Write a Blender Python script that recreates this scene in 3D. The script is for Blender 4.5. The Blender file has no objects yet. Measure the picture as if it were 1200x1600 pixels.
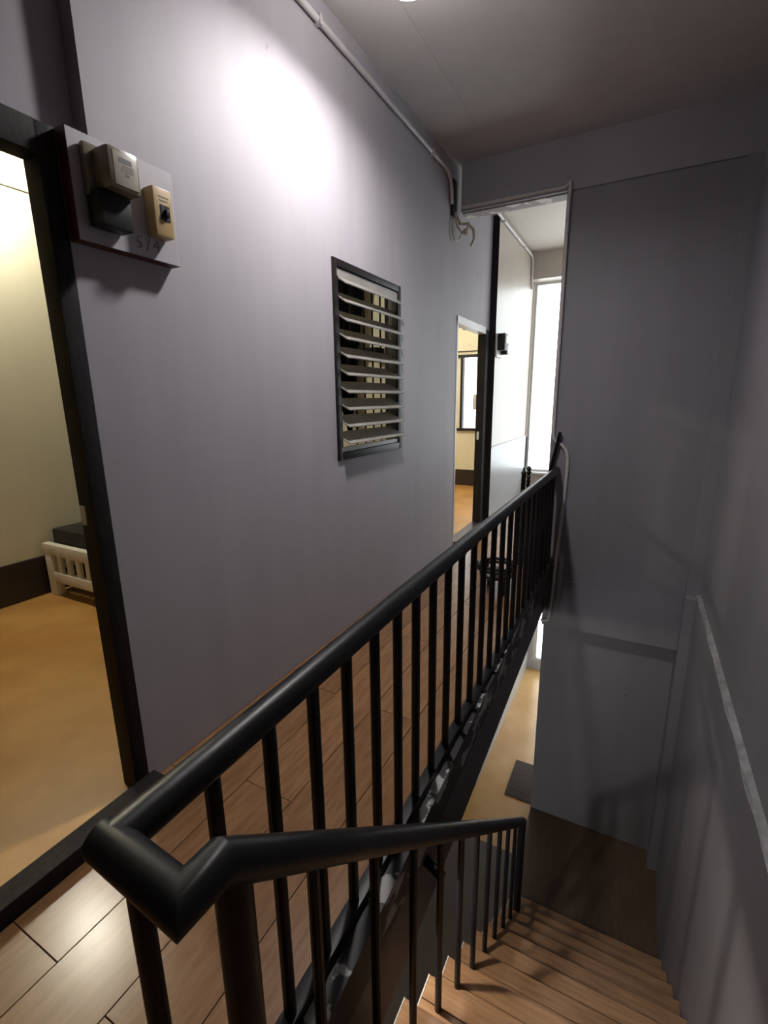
import bpy, bmesh, math, random
from mathutils import Vector, Matrix
random.seed(7)
SC = bpy.context.scene
COL = SC.collection
ZO = 1.30            # all heights below are written relative to the camera's eye; the upper floor is at -1.30

# ------------------------------------------------------------------ camera
cam_d = bpy.data.cameras.new('camera'); cam = bpy.data.objects.new('camera', cam_d); COL.objects.link(cam)
cam_d.sensor_fit = 'HORIZONTAL'; cam_d.sensor_width = 36.0; cam_d.lens = 22.375
cam_d.clip_start = 0.02; cam_d.clip_end = 200
r_ = (0.88379, 0.46773, -0.01198); d_ = (0.09718, -0.20855, -0.97317); f_ = (-0.45768, 0.85891, -0.22977)
cam.matrix_world = Matrix(((r_[0], -d_[0], -f_[0], 0), (r_[1], -d_[1], -f_[1], 0), (r_[2], -d_[2], -f_[2], ZO), (0, 0, 0, 1)))
SC.camera = cam

# ------------------------------------------------------------------ sky, exposure
W = bpy.data.worlds.new('sky'); SC.world = W; W.use_nodes = True
bg = W.node_tree.nodes['Background']
bg.inputs[0].default_value = (0.93, 0.97, 1.0, 1); bg.inputs[1].default_value = 5.0      # bright overcast sky
SC.view_settings.view_transform = 'Standard'; SC.view_settings.look = 'None'
SC.view_settings.exposure = 0.0; SC.view_settings.gamma = 1.0; SC.view_settings.use_curve_mapping = False
try:
    SC.cycles.use_denoising = True
    SC.cycles.max_bounces = 10; SC.cycles.diffuse_bounces = 6
    SC.cycles.sample_clamp_indirect = 6.0
except Exception:
    pass
LAMP_UP = 760.0      # emission of the ceiling lamp in the corridor
LAMP_LOW = 700.0      # emission of the lamp under the landing, lower floor
LAMP_ROOM = 1050.0     # emission of the bulb in the left room

def portal(name, loc, sx, sy, rot):
    L = bpy.data.lights.new(name, 'AREA'); L.shape = 'RECTANGLE'; L.size = sx; L.size_y = sy
    L.cycles.is_portal = True
    o = bpy.data.objects.new(name, L); o.location = (loc[0], loc[1], loc[2] + ZO); o.rotation_euler = rot; COL.objects.link(o)
portal('window_portal', (0.05, 6.64, 0.20), 2.7, 2.4, (-math.pi / 2, 0, 0))
portal('window_portal', (-2.1, 7.06, 0.2), 0.8, 1.9, (-math.pi / 2, 0, 0))
portal('window_portal', (0.1, 6.64, -2.75), 2.4, 1.9, (-math.pi / 2, 0, 0))

# ------------------------------------------------------------------ materials
def mat(name, c, rough=0.5, c2=None, scale=4.0, metallic=0.0, bump=0.0, bscale=60.0, spec=0.5, stretch=(1, 1, 1), emit=0.0, rand=0.0, bdist=0.002, detail=4.0, lo=0.35, hi=0.65):
    m = bpy.data.materials.new(name); m.use_nodes = True; nt = m.node_tree; N = nt.nodes; L = nt.links
    b = N['Principled BSDF']
    b.inputs['Base Color'].default_value = (*c, 1); b.inputs['Roughness'].default_value = rough
    b.inputs['Metallic'].default_value = metallic; b.inputs['Specular IOR Level'].default_value = spec
    tc = N.new('ShaderNodeTexCoord'); mp = N.new('ShaderNodeMapping'); mp.inputs['Scale'].default_value = stretch
    L.new(tc.outputs['Object'], mp.inputs['Vector'])
    vec = mp.outputs['Vector']
    if rand:
        oi = N.new('ShaderNodeObjectInfo'); ad = N.new('ShaderNodeVectorMath'); ad.operation = 'ADD'
        ml = N.new('ShaderNodeMath'); ml.operation = 'MULTIPLY'; ml.inputs[1].default_value = 37.0
        L.new(oi.outputs['Random'], ml.inputs[0]); L.new(vec, ad.inputs[0]); L.new(ml.outputs[0], ad.inputs[1]); vec = ad.outputs[0]
    colout = None
    if c2 is not None:
        n = N.new('ShaderNodeTexNoise'); n.inputs['Scale'].default_value = scale; n.inputs['Detail'].default_value = detail
        L.new(vec, n.inputs['Vector'])
        r = N.new('ShaderNodeValToRGB'); r.color_ramp.elements[0].position = lo; r.color_ramp.elements[1].position = hi
        r.color_ramp.elements[0].color = (*c, 1); r.color_ramp.elements[1].color = (*c2, 1)
        L.new(n.outputs['Fac'], r.inputs['Fac']); colout = r.outputs['Color']
        if rand:
            hs = N.new('ShaderNodeHueSaturation'); mr = N.new('ShaderNodeMapRange')
            mr.inputs['To Min'].default_value = 1 - rand; mr.inputs['To Max'].default_value = 1 + rand
            L.new(oi.outputs['Random'], mr.inputs['Value']); L.new(mr.outputs[0], hs.inputs['Value']); L.new(colout, hs.inputs['Color'])
            colout = hs.outputs['Color']
        L.new(colout, b.inputs['Base Color'])
    if bump:
        n2 = N.new('ShaderNodeTexNoise'); n2.inputs['Scale'].default_value = bscale; n2.inputs['Detail'].default_value = 3
        L.new(vec, n2.inputs['Vector'])
        bp = N.new('ShaderNodeBump'); bp.inputs['Strength'].default_value = bump; bp.inputs['Distance'].default_value = bdist
        L.new(n2.outputs['Fac'], bp.inputs['Height']); L.new(bp.outputs['Normal'], b.inputs['Normal'])
    if emit:
        b.inputs['Emission Color'].default_value = (*c, 1); b.inputs['Emission Strength'].default_value = emit
    m['_'] = 1
    return m

def glass_mat(name, tint=(0.95, 0.97, 0.97), refl=0.06):
    m = bpy.data.materials.new(name); m.use_nodes = True; nt = m.node_tree; N = nt.nodes; L = nt.links
    N.remove(N['Principled BSDF']); out = N['Material Output']
    t = N.new('ShaderNodeBsdfTransparent'); t.inputs[0].default_value = (*tint, 1)
    g = N.new('ShaderNodeBsdfGlossy'); g.inputs['Roughness'].default_value = 0.05
    x = N.new('ShaderNodeMixShader'); x.inputs[0].default_value = refl
    L.new(t.outputs[0], x.inputs[1]); L.new(g.outputs[0], x.inputs[2]); L.new(x.outputs[0], out.inputs['Surface'])
    return m

def wall_mat(name, c, rough=0.45, var=0.06):
    """satin wall paint on board: faint blotches and vertical streaks, slightly uneven surface"""
    m = bpy.data.materials.new(name); m.use_nodes = True; nt = m.node_tree; N = nt.nodes; L = nt.links
    b = N['Principled BSDF']; b.inputs['Roughness'].default_value = rough; b.inputs['Specular IOR Level'].default_value = 0.33
    tc = N.new('ShaderNodeTexCoord')
    n1 = N.new('ShaderNodeTexNoise'); n1.inputs['Scale'].default_value = 1.3; n1.inputs['Detail'].default_value = 5
    mp = N.new('ShaderNodeMapping'); mp.inputs['Scale'].default_value = (5, 5, 0.5)
    n2 = N.new('ShaderNodeTexNoise'); n2.inputs['Scale'].default_value = 1.5; n2.inputs['Detail'].default_value = 3
    n3 = N.new('ShaderNodeTexNoise'); n3.inputs['Scale'].default_value = 38; n3.inputs['Detail'].default_value = 2
    L.new(tc.outputs['Object'], n1.inputs['Vector']); L.new(tc.outputs['Object'], mp.inputs['Vector']); L.new(mp.outputs[0], n2.inputs['Vector'])
    L.new(tc.outputs['Object'], n3.inputs['Vector'])
    ad = N.new('ShaderNodeMath'); ad.operation = 'ADD'; L.new(n1.outputs['Fac'], ad.inputs[0]); L.new(n2.outputs['Fac'], ad.inputs[1])
    r = N.new('ShaderNodeMapRange'); r.inputs['From Min'].default_value = 0.7; r.inputs['From Max'].default_value = 1.3
    r.inputs['To Min'].default_value = 1 - var; r.inputs['To Max'].default_value = 1 + var
    L.new(ad.outputs[0], r.inputs['Value'])
    # small dark specks and scuffs
    n4 = N.new('ShaderNodeTexNoise'); n4.inputs['Scale'].default_value = 9; n4.inputs['Detail'].default_value = 1
    L.new(tc.outputs['Object'], n4.inputs['Vector'])
    r4 = N.new('ShaderNodeMapRange'); r4.inputs['From Min'].default_value = 0.80; r4.inputs['From Max'].default_value = 0.84
    r4.inputs['To Min'].default_value = 1.0; r4.inputs['To Max'].default_value = 0.6
    L.new(n4.outputs['Fac'], r4.inputs['Value'])
    mu = N.new('ShaderNodeMath'); mu.operation = 'MULTIPLY'; L.new(r.outputs[0], mu.inputs[0]); L.new(r4.outputs[0], mu.inputs[1])
    hs = N.new('ShaderNodeHueSaturation'); hs.inputs['Color'].default_value = (*c, 1)
    L.new(mu.outputs[0], hs.inputs['Value']); L.new(hs.outputs['Color'], b.inputs['Base Color'])
    bp = N.new('ShaderNodeBump'); bp.inputs['Strength'].default_value = 0.10; bp.inputs['Distance'].default_value = 0.004
    ad2 = N.new('ShaderNodeMath'); ad2.operation = 'MULTIPLY_ADD'; ad2.inputs[1].default_value = 4.0
    L.new(n2.outputs['Fac'], ad2.inputs[0]); L.new(n3.outputs['Fac'], ad2.inputs[2])
    L.new(ad2.outputs[0], bp.inputs['Height']); L.new(bp.outputs['Normal'], b.inputs['Normal'])
    return m

def chipped_mat(name, paint, under, scale=9.0, thr=0.60, rough=0.4, stretch=(1, 1, 1)):
    m = bpy.data.materials.new(name); m.use_nodes = True; nt = m.node_tree; N = nt.nodes; L = nt.links
    b = N['Principled BSDF']; b.inputs['Roughness'].default_value = rough; b.inputs['Specular IOR Level'].default_value = 0.25
    tc = N.new('ShaderNodeTexCoord'); mp = N.new('ShaderNodeMapping'); mp.inputs['Scale'].default_value = stretch
    n = N.new('ShaderNodeTexNoise'); n.inputs['Scale'].default_value = scale; n.inputs['Detail'].default_value = 5; n.inputs['Roughness'].default_value = 0.6
    L.new(tc.outputs['Object'], mp.inputs[0]); L.new(mp.outputs[0], n.inputs['Vector'])
    r = N.new('ShaderNodeValToRGB'); r.color_ramp.elements[0].position = thr; r.color_ramp.elements[1].position = thr + 0.02
    r.color_ramp.elements[0].color = (*paint, 1); r.color_ramp.elements[1].color = (*under, 1)
    L.new(n.outputs['Fac'], r.inputs[0]); L.new(r.outputs[0], b.inputs['Base Color'])
    return m

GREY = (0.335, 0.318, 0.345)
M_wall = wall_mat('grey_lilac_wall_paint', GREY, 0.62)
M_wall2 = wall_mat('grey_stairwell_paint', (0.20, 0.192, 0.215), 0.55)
M_hall = wall_mat('hall_wall_paint', (0.42, 0.37, 0.32), 0.33)
M_hallpanel = wall_mat('pale_panel_paint', (0.40, 0.41, 0.42), 0.32, 0.03)
M_ceil = wall_mat('ceiling_paint', (0.46, 0.435, 0.43), 0.6, 0.04)
M_ceil2 = wall_mat('hall_ceiling_paint', (0.50, 0.46, 0.41), 0.6, 0.03)
M_cream = wall_mat('cream_room_paint', (0.66, 0.62, 0.47), 0.55, 0.03)
M_beam = wall_mat('beam_paint', (0.26, 0.25, 0.268), 0.55)
M_fascia = mat('dark_grey_gloss_paint', (0.045, 0.047, 0.052), 0.45, (0.06, 0.06, 0.064), 3, bump=0.1)
M_chip = chipped_mat('chipped_dark_edge_paint', (0.035, 0.035, 0.036), (0.36, 0.36, 0.35), 6.0, 0.53, 0.5, (1, 1, 2.2))
M_rail = mat('black_rail_paint', (0.005, 0.005, 0.006), 0.40, (0.008, 0.008, 0.010), 20, bump=0.12, bscale=70, spec=0.3)
M_railchip = chipped_mat('chipped_black_rail_paint', (0.006, 0.006, 0.007), (0.30, 0.26, 0.24), 11.0, 0.715, 0.42)
M_blackwood = mat('black_painted_wood', (0.010, 0.008, 0.009), 0.65, (0.018, 0.015, 0.014), 12, bump=0.2, bscale=30, stretch=(6, 6, 1), spec=0.15)
M_frame = chipped_mat('dark_window_frame_paint', (0.011, 0.008, 0.008), (0.34, 0.32, 0.30), 16, 0.70, 0.5)
M_darkbase = mat('dark_brown_skirting', (0.016, 0.010, 0.009), 0.4, (0.022, 0.014, 0.012), 6)
M_plank = mat('wood_look_plank', (0.180, 0.088, 0.038), 0.23, (0.240, 0.127, 0.060), 7, stretch=(9, 1.1, 1), spec=0.38, rand=0.10, bump=0.06, bscale=25)
M_joint = mat('dark_floor_joint', (0.035, 0.022, 0.014), 0.8)
M_vinyl = mat('mottled_orange_vinyl', (0.33, 0.155, 0.035), 0.42, (0.44, 0.24, 0.07), 3.2, bump=0.05, bscale=40, stretch=(1, 1, 1), detail=7)
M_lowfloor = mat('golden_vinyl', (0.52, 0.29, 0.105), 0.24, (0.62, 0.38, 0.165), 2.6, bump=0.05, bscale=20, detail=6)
M_tread = mat('wood_look_tread', (0.225, 0.125, 0.062), 0.45, (0.31, 0.18, 0.095), 6, stretch=(1.2, 12, 1), rand=0.08, bump=0.06, bscale=25)
M_white = mat('white_edge_paint', (0.62, 0.60, 0.57), 0.5, (0.52, 0.50, 0.47), 12)
M_conc = mat('grey_concrete_side', (0.11, 0.11, 0.12), 0.7, (0.15, 0.15, 0.155), 5, bump=0.2)
M_pipe = mat('grey_painted_pipe', (0.48, 0.45, 0.455), 0.42, (0.42, 0.395, 0.40), 18, bump=0.1)
M_pipe2 = mat('pale_painted_pipe', (0.55, 0.52, 0.50), 0.42, (0.46, 0.43, 0.42), 18)
M_board = mat('pale_painted_board', (0.40, 0.385, 0.42), 0.45, (0.36, 0.345, 0.37), 5)
M_boardedge = mat('dark_red_board_edge', (0.075, 0.016, 0.018), 0.5)
M_meter = mat('yellowed_grey_plastic', (0.17, 0.145, 0.105), 0.28, (0.23, 0.20, 0.15), 14)
M_meterface = mat('meter_face_plate', (0.46, 0.43, 0.37), 0.3, (0.40, 0.375, 0.32), 16)
M_black = mat('black_plastic', (0.008, 0.008, 0.010), 0.45, (0.012, 0.012, 0.014), 12, spec=0.25)
M_print = mat('grey_print', (0.10, 0.095, 0.09), 0.6)
M_pencil = mat('pencil_marks', (0.10, 0.09, 0.11), 0.7)
M_beige = mat('aged_beige_plastic', (0.40, 0.27, 0.11), 0.4, (0.46, 0.33, 0.16), 14)
M_slat = mat('dusty_louvre_glass', (0.20, 0.19, 0.175), 0.4, (0.25, 0.235, 0.215), 9, bump=0.1)
M_lamp = mat('lamp_diffuser', (1.0, 0.965, 0.95), 0.5, emit=LAMP_UP)
M_shade = mat('translucent_lamp_shade', (1.0, 0.95, 0.92), 0.5, emit=55.0)
M_lamp2 = mat('lower_lamp_diffuser', (1.0, 0.88, 0.74), 0.5, emit=LAMP_LOW)
M_tube = mat('room_lamp_diffuser', (1.0, 0.95, 0.80), 0.5, emit=LAMP_ROOM)
M_addedtube = mat('added_far_room_tube', (1.0, 0.96, 0.84), 0.5, emit=450.0)
M_whitep = mat('white_plastic', (0.70, 0.69, 0.66), 0.4, (0.64, 0.63, 0.60), 10)
M_bed = mat('white_bed_paint', (0.66, 0.62, 0.54), 0.4, (0.60, 0.56, 0.48), 8)
M_mattress = mat('black_vinyl_mattress', (0.009, 0.008, 0.009), 0.5, (0.014, 0.013, 0.013), 6, bump=0.1, bscale=20, spec=0.2)
M_curtain = mat('dark_curtain_fabric', (0.009, 0.007, 0.007), 0.95, (0.014, 0.011, 0.011), 20, spec=0.05)
M_wardrobe = mat('dark_brown_cabinet', (0.011, 0.008, 0.007), 0.7, (0.017, 0.012, 0.011), 8, stretch=(4, 4, 1), spec=0.1)
M_mat = mat('dark_brown_doormat', (0.055, 0.042, 0.036), 0.95, (0.085, 0.066, 0.056), 60, bump=0.6, bscale=200)
M_purple = mat('dark_plum_vinyl', (0.045, 0.016, 0.030), 0.4, (0.06, 0.022, 0.04), 8)
M_glass = glass_mat('window_pane_glass')
M_frost = glass_mat('frosted_louvre_glass', (0.86, 0.88, 0.88), 0.10)
M_alu = mat('white_window_frame', (0.60, 0.60, 0.58), 0.4, (0.54, 0.54, 0.52), 6)
M_wire = mat('pale_cable', (0.45, 0.40, 0.33), 0.4, (0.32, 0.28, 0.24), 30)
M_bar = mat('matt_black_bar', (0.006, 0.006, 0.006), 0.9, spec=0.05)
M_landingshade = mat('shade_darkened_landing_floor', (0.075, 0.046, 0.028), 0.4, (0.10, 0.062, 0.038), 5, stretch=(8, 1, 1), rand=0.08)
M_shadefloor = mat('shade_tinted_lower_floor', (0.085, 0.066, 0.052), 0.5, (0.11, 0.085, 0.066), 4)  # darker than the golden vinyl: shade under the slab put into the colour

# ------------------------------------------------------------------ mesh helpers
WL = {}
class MB:
    def __init__(self): self.bm = bmesh.new()
    def box(self, x0, x1, y0, y1, z0, z1, bev=0.0):
        if x0 > x1: x0, x1 = x1, x0
        if y0 > y1: y0, y1 = y1, y0
        if z0 > z1: z0, z1 = z1, z0
        z0 += ZO; z1 += ZO
        v = [self.bm.verts.new(p) for p in ((x0, y0, z0), (x1, y0, z0), (x1, y1, z0), (x0, y1, z0), (x0, y0, z1), (x1, y0, z1), (x1, y1, z1), (x0, y1, z1))]
        F = [self.bm.faces.new([v[i] for i in q]) for q in ((0, 3, 2, 1), (4, 5, 6, 7), (0, 1, 5, 4), (1, 2, 6, 5), (2, 3, 7, 6), (3, 0, 4, 7))]
        if bev:
            es = {e for f in F for e in f.edges}
            bmesh.ops.bevel(self.bm, geom=list(es), offset=bev, segments=2, profile=0.6, affect='EDGES')
        return self
    def prism(self, poly, axis, a, b):
        """polygon extruded along axis ('x': poly in (y,z); 'y': poly in (x,z); 'z': poly in (x,y))"""
        def P(p, t):
            if axis == 'x': return (t, p[0], p[1] + ZO)
            if axis == 'y': return (p[0], t, p[1] + ZO)
            return (p[0], p[1], t + ZO)
        va = [self.bm.verts.new(P(p, a)) for p in poly]; vb = [self.bm.verts.new(P(p, b)) for p in poly]
        fs = [self.bm.faces.new(va), self.bm.faces.new(list(reversed(vb)))]
        n = len(poly)
        for i in range(n): fs.append(self.bm.faces.new([va[i], vb[i], vb[(i + 1) % n], va[(i + 1) % n]]))
        bmesh.ops.recalc_face_normals(self.bm, faces=fs)
        return self
    def tube(self, pts, r, seg=12, square=False):
        P = [Vector((p[0], p[1], p[2] + ZO)) for p in pts]
        n = len(P); dirs = [(P[i + 1] - P[i]).normalized() for i in range(n - 1)]
        u = Vector((0, 0, 1)) if abs(dirs[0].z) < 0.9 else Vector((1, 0, 0))
        s = dirs[0].cross(u).normalized(); t = s.cross(dirs[0]).normalized()
        if square: ring = [P[0] + s * (a * r) + t * (b * r) for a, b in ((1, 1), (-1, 1), (-1, -1), (1, -1))]; seg = 4
        else: ring = [P[0] + (s * math.cos(2 * math.pi * k / seg) + t * math.sin(2 * math.pi * k / seg)) * r for k in range(seg)]
        rings = [ring]
        for i in range(1, n):
            d = dirs[i - 1]
            nn = d if i == n - 1 else (d + dirs[i]).normalized()
            ring = [q + d * ((P[i] - q).dot(nn) / d.dot(nn)) for q in ring]; rings.append(ring)
        V = [[self.bm.verts.new(q) for q in rg] for rg in rings]
        fs = []
        for i in range(n - 1):
            for k in range(seg):
                fs.append(self.bm.faces.new([V[i][k], V[i][(k + 1) % seg], V[i + 1][(k + 1) % seg], V[i + 1][k]]))
        fs.append(self.bm.faces.new(list(reversed(V[0])))); fs.append(self.bm.faces.new(V[-1]))
        bmesh.ops.recalc_face_normals(self.bm, faces=fs)
        return self
    def lathe(self, c, prof, seg=20):
        """profile of (radius, height) about the vertical axis through c"""
        V = []
        for rr, h in prof:
            V.append([self.bm.verts.new((c[0] + rr * math.cos(2 * math.pi * k / seg), c[1] + rr * math.sin(2 * math.pi * k / seg), c[2] + h + ZO)) for k in range(seg)])
        fs = []
        for i in range(len(V) - 1):
            for k in range(seg): fs.append(self.bm.faces.new([V[i][k], V[i][(k + 1) % seg], V[i + 1][(k + 1) % seg], V[i + 1][k]]))
        fs.append(self.bm.faces.new(V[0])); fs.append(self.bm.faces.new(V[-1]))
        bmesh.ops.recalc_face_normals(self.bm, faces=fs)
        return self
    def build(self, name, m, parent=None, origin=None):
        bm = self.bm
        bm.normal_update()
        for f in bm.faces: f.smooth = True
        for e in bm.edges:
            if len(e.link_faces) == 2 and e.link_faces[0].normal.angle(e.link_faces[1].normal, 0) > 0.6: e.smooth = False
        if parent is not None: org = WL[parent.name].copy()
        elif origin is not None: org = Vector((origin[0], origin[1], origin[2] + ZO))
        else:
            xs = [v.co.x for v in bm.verts]; ys = [v.co.y for v in bm.verts]; zs = [v.co.z for v in bm.verts]
            org = Vector(((min(xs) + max(xs)) / 2, (min(ys) + max(ys)) / 2, min(zs)))
        bmesh.ops.translate(bm, verts=bm.verts, vec=-org)
        me = bpy.data.meshes.new(name); bm.to_mesh(me); bm.free(); me.materials.append(m)
        o = bpy.data.objects.new(name, me); COL.objects.link(o)
        if parent is not None: o.parent = parent
        else: o.location = org
        WL[o.name] = org
        return o
def tag(o, label=None, cat=None, group=None, kind=None):
    if label: o['label'] = label
    if cat: o['category'] = cat
    if group: o['group'] = group
    if kind: o['kind'] = kind
    return o
def thing(name, loc, label, cat, group=None, kind=None):
    o = bpy.data.objects.new(name, None); COL.objects.link(o)
    o.location = (loc[0], loc[1], loc[2] + ZO); o.empty_display_size = 0.05; WL[o.name] = Vector(o.location)
    return tag(o, label, cat, group, kind)
def struct(o, label, cat): return tag(o, label, cat, None, 'structure')
def bx(*a, **k): return MB().box(*a, **k)

# ================================================================== SHELL
FL, CE, LF = -1.30, 1.70, -3.78           # upper floor, ceiling, lower floor
XL, XR, YB = -1.41, 0.49, 3.87            # corridor's left wall, stairwell's right wall, back wall
# ---- upper floor: slab with separate planks
fl = MB()
fl.box(-1.48, -0.53, -2.5, 6.75, FL - 0.14, FL - 0.004)
fl.box(-0.53, XR, -2.5, 0.36, FL - 0.14, FL - 0.004)
fl.box(-0.53, 1.5, 4.0, 6.75, FL - 0.14, FL - 0.004)
floor = struct(fl.build('floor', M_joint), 'brown wood-look plank floor of the upper corridor', 'floor')
def plank(x0, x1, y0, y1, cache={}):
    key = (round(x1 - x0, 3), round(y1 - y0, 3)); g = 0.0011
    if key not in cache:
        b = bmesh.new(); hx, hy = key[0] / 2 - g, key[1] / 2 - g
        bmesh.ops.create_cube(b, size=1.0); bmesh.ops.scale(b, vec=(hx * 2, hy * 2, 0.004), verts=b.verts)
        top = [e for e in b.edges if all(v.co.z > 0 for v in e.verts)]
        bmesh.ops.bevel(b, geom=top, offset=0.0008, segments=1, affect='EDGES')
        me = bpy.data.meshes.new('plank'); b.to_mesh(me); b.free(); me.materials.append(M_plank); cache[key] = me
    o = bpy.data.objects.new('plank', cache[key]); COL.objects.link(o); o.parent = floor
    o.location = Vector(((x0 + x1) / 2, (y0 + y1) / 2, FL - 0.002 + ZO)) - WL['floor']
rows = [(-1.41, -1.307, 0.95), (-1.307, -1.107, 0.39), (-1.107, -0.907, 1.02), (-0.907, -0.707, 0.38), (-0.707, -0.53, 0.98)]
for x0, x1, off in rows:
    y = off - 3.6
    while y < 6.7:
        a, b_ = max(y, -2.5), min(y + 1.2, 6.7)
        if b_ - a > 0.05: plank(x0, x1, a, b_)
        y += 1.2
for i, x0 in enumerate((-0.53, -0.33, -0.13, 0.07, 0.27)):
    x1 = min(x0 + 0.2, XR - 0.002); y = -2.5 - (0.6 if i % 2 else 0)
    while y < 0.34:
        a, b_ = max(y, -2.5), min(y + 1.2, 0.34)
        if b_ - a > 0.05: plank(x0, x1, a, b_)
        y += 1.2
for i in range(10):
    x0 = -0.53 + 0.2 * i
    for k in range(3):
        a, b_ = 4.0 + 1.2 * k - (0.5 if i % 2 else 0), 5.2 + 1.2 * k - (0.5 if i % 2 else 0)
        a, b_ = max(a, 4.0), min(b_, 6.7)
        if b_ - a > 0.05: plank(x0, x0 + 0.2, a, b_)

# ---- lower floor; its near part is coloured dark for the shade under the corridor
struct(bx(-2.6, 1.6, -2.5, 3.40, LF - 0.1, LF).build('floor', M_shadefloor), 'lower floor under the corridor, left of the stairs, shade painted in as grey brown', 'floor')
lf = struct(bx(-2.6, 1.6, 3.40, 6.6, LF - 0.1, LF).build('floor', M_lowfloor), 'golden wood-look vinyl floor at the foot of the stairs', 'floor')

# ---- left wall with its openings (room door, louvre window, far door)
w = MB()
T0, T1 = XL - 0.068, XL
w.box(T0, T1, -2.5, -0.10, FL, CE)
w.box(T0, T1, 0.864, 0.955, FL, 0.69)
w.box(T0, T1, 0.955, 2.13, FL, CE)
w.box(T0, T1, 2.13, 2.89, FL, -0.318)
w.box(T0, T1, 2.13, 2.89, 0.68, CE)
w.box(T0, T1, 2.89, 3.955, FL, CE)
w.box(T0, T1, 3.955, 4.78, 0.66, CE)
w.box(T0, T1, 4.78, 4.90, FL, CE)
w.box(T0 - 0.02, T0 + 0.014, -0.10, 0.955, 0.69, CE)            # set-back panel above the room door
wall_left = struct(w.build('wall_left', M_wall), 'grey painted corridor wall with the louvre window', 'wall')
wp = MB().box(-1.48, -1.355, 4.905, 7.0, FL, CE)
wall_hall = struct(wp.build('wall_hall', M_hall), 'pale sunlit wall past the far doorway', 'wall')
bx(-1.355, -1.345, 4.90, 6.72, FL, -0.505).build('lower_panel', M_hallpanel, wall_hall)
bx(-1.355, -1.340, 4.90, 6.72, -0.505, -0.497).build('dado_strip', M_alu, wall_hall)
# ---- right wall of the stairwell, thicker below with a rough ledge
wr = MB().box(XR, XR + 0.12, -2.5, YB + 0.2, -1.375, CE).box(XR - 0.026, XR + 0.12, -2.5, YB + 0.2, LF, -1.375)
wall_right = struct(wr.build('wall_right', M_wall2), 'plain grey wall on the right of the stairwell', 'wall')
lg = MB()
pts = []
for i in range(46):
    y = -0.4 + i * 0.093
    pts.append((y, XR - 0.026 - random.uniform(0.0, 0.005), -1.375 + random.uniform(-0.012, 0.004)))
for (y0, xa, za), (y1, xb, zb) in zip(pts, pts[1:]):
    vs = [(XR, y0, -1.362), (XR, y1, -1.362), (xb, y1, zb), (xa, y0, za)]
    V = [lg.bm.verts.new((p[0], p[1], p[2] + ZO)) for p in vs]; lg.bm.faces.new(V)
    vs = [(xa, y0, za), (xb, y1, zb), (XR - 0.0255, y1, -1.395 + random.uniform(-0.004, 0.004)), (XR - 0.0255, y0, -1.395)]
    V = [lg.bm.verts.new((p[0], p[1], p[2] + ZO)) for p in vs]; lg.bm.faces.new(V)
bmesh.ops.remove_doubles(lg.bm, verts=lg.bm.verts, dist=0.0005)
M_ledge = mat('rough_pale_ledge', (0.30, 0.29, 0.30), 0.8, (0.19, 0.185, 0.19), 14, bump=0.5, bscale=50)
lg.build('ledge', M_ledge, wall_right)
# ---- back wall with head beam, floor beam, lower wall, corner column
bw = MB()
bw.box(-0.602, XR, YB, 4.0, -1.437, 1.374)
bw.box(-0.572, XR, YB + 0.085, 4.06, LF, -1.85)
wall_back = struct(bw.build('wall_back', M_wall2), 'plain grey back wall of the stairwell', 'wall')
tb = MB().box(-1.36, XR, YB - 0.018, 4.0, 1.374, CE)
tag(struct(tb.build('trim_1', M_beam), 'wide grey beam under the ceiling across the corridor end', 'beam'))
fb = MB().box(-0.575, 0.40, YB - 0.006, 4.06, -1.85, -1.437)
struct(fb.build('trim_2', M_wall2), 'grey floor beam crossing the back wall of the stairwell', 'beam')
struct(MB().box(0.398, XR, YB - 0.10, YB + 0.085, LF, -1.40).build('trim_3', M_wall2), 'narrow grey column in the corner at the stair foot', 'column')
struct(MB().box(0.405, XR, YB - 0.03, YB, -1.40, 1.374).build('trim_8', M_wall2), 'shallow upright strip in the right corner of the back wall', 'trim')
lt = MB()
lt.box(-1.36, -0.602, YB + 0.02, 4.0, 1.366, 1.374)
M_lint = chipped_mat('flaking_lintel_paint', (0.36, 0.34, 0.34), (0.70, 0.68, 0.65), 7, 0.55, 0.6)
struct(lt.build('trim_4', M_lint), 'flaking paint soffit under the beam over the opening', 'trim')
# ---- ceilings
cl = MB().box(-1.50, -1.1165, -2.5, YB, CE, CE + 0.05).box(-1.115, XR + 0.1, -2.5, YB, CE, CE + 0.05)
struct(cl.build('ceiling', M_ceil), 'grey painted ceiling board over the stairs', 'ceiling')
struct(bx(-1.50, 1.6, YB, 6.9, CE, CE + 0.06).build('ceiling', M_ceil2), 'cream ceiling beyond the opening', 'ceiling')
# ---- rear of the corridor behind the camera
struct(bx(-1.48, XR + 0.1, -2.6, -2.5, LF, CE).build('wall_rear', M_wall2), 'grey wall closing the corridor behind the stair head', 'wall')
# ---- slab edge over the stairwell
sk = lambda y: -0.504 - 0.0287 * (y - 1.7)
kb = MB().prism([(-0.534, 0.36), (sk(0.36) + 0.001, 0.36), (sk(YB) + 0.02, YB - 0.002), (-0.58, YB - 0.002)], 'z', -1.437, -1.302)
slab = thing('floor_edge', (-0.53, 2.0, -1.72), 'dark painted floor edge with chipped pale patches beside the stairs', 'floor edge')
kb.build('upper_band', M_chip, slab)
MB().prism([(-0.66, 0.36), (sk(0.36) - 0.002, 0.36), (sk(YB) - 0.002, YB - 0.004), (-0.66, YB - 0.004)], 'z', -1.72, -1.4375).build('lower_band', M_fascia, slab)
slab['kind'] = 'structure'; slab.name = 'trim_5'; WL['trim_5'] = WL['floor_edge']
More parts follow.
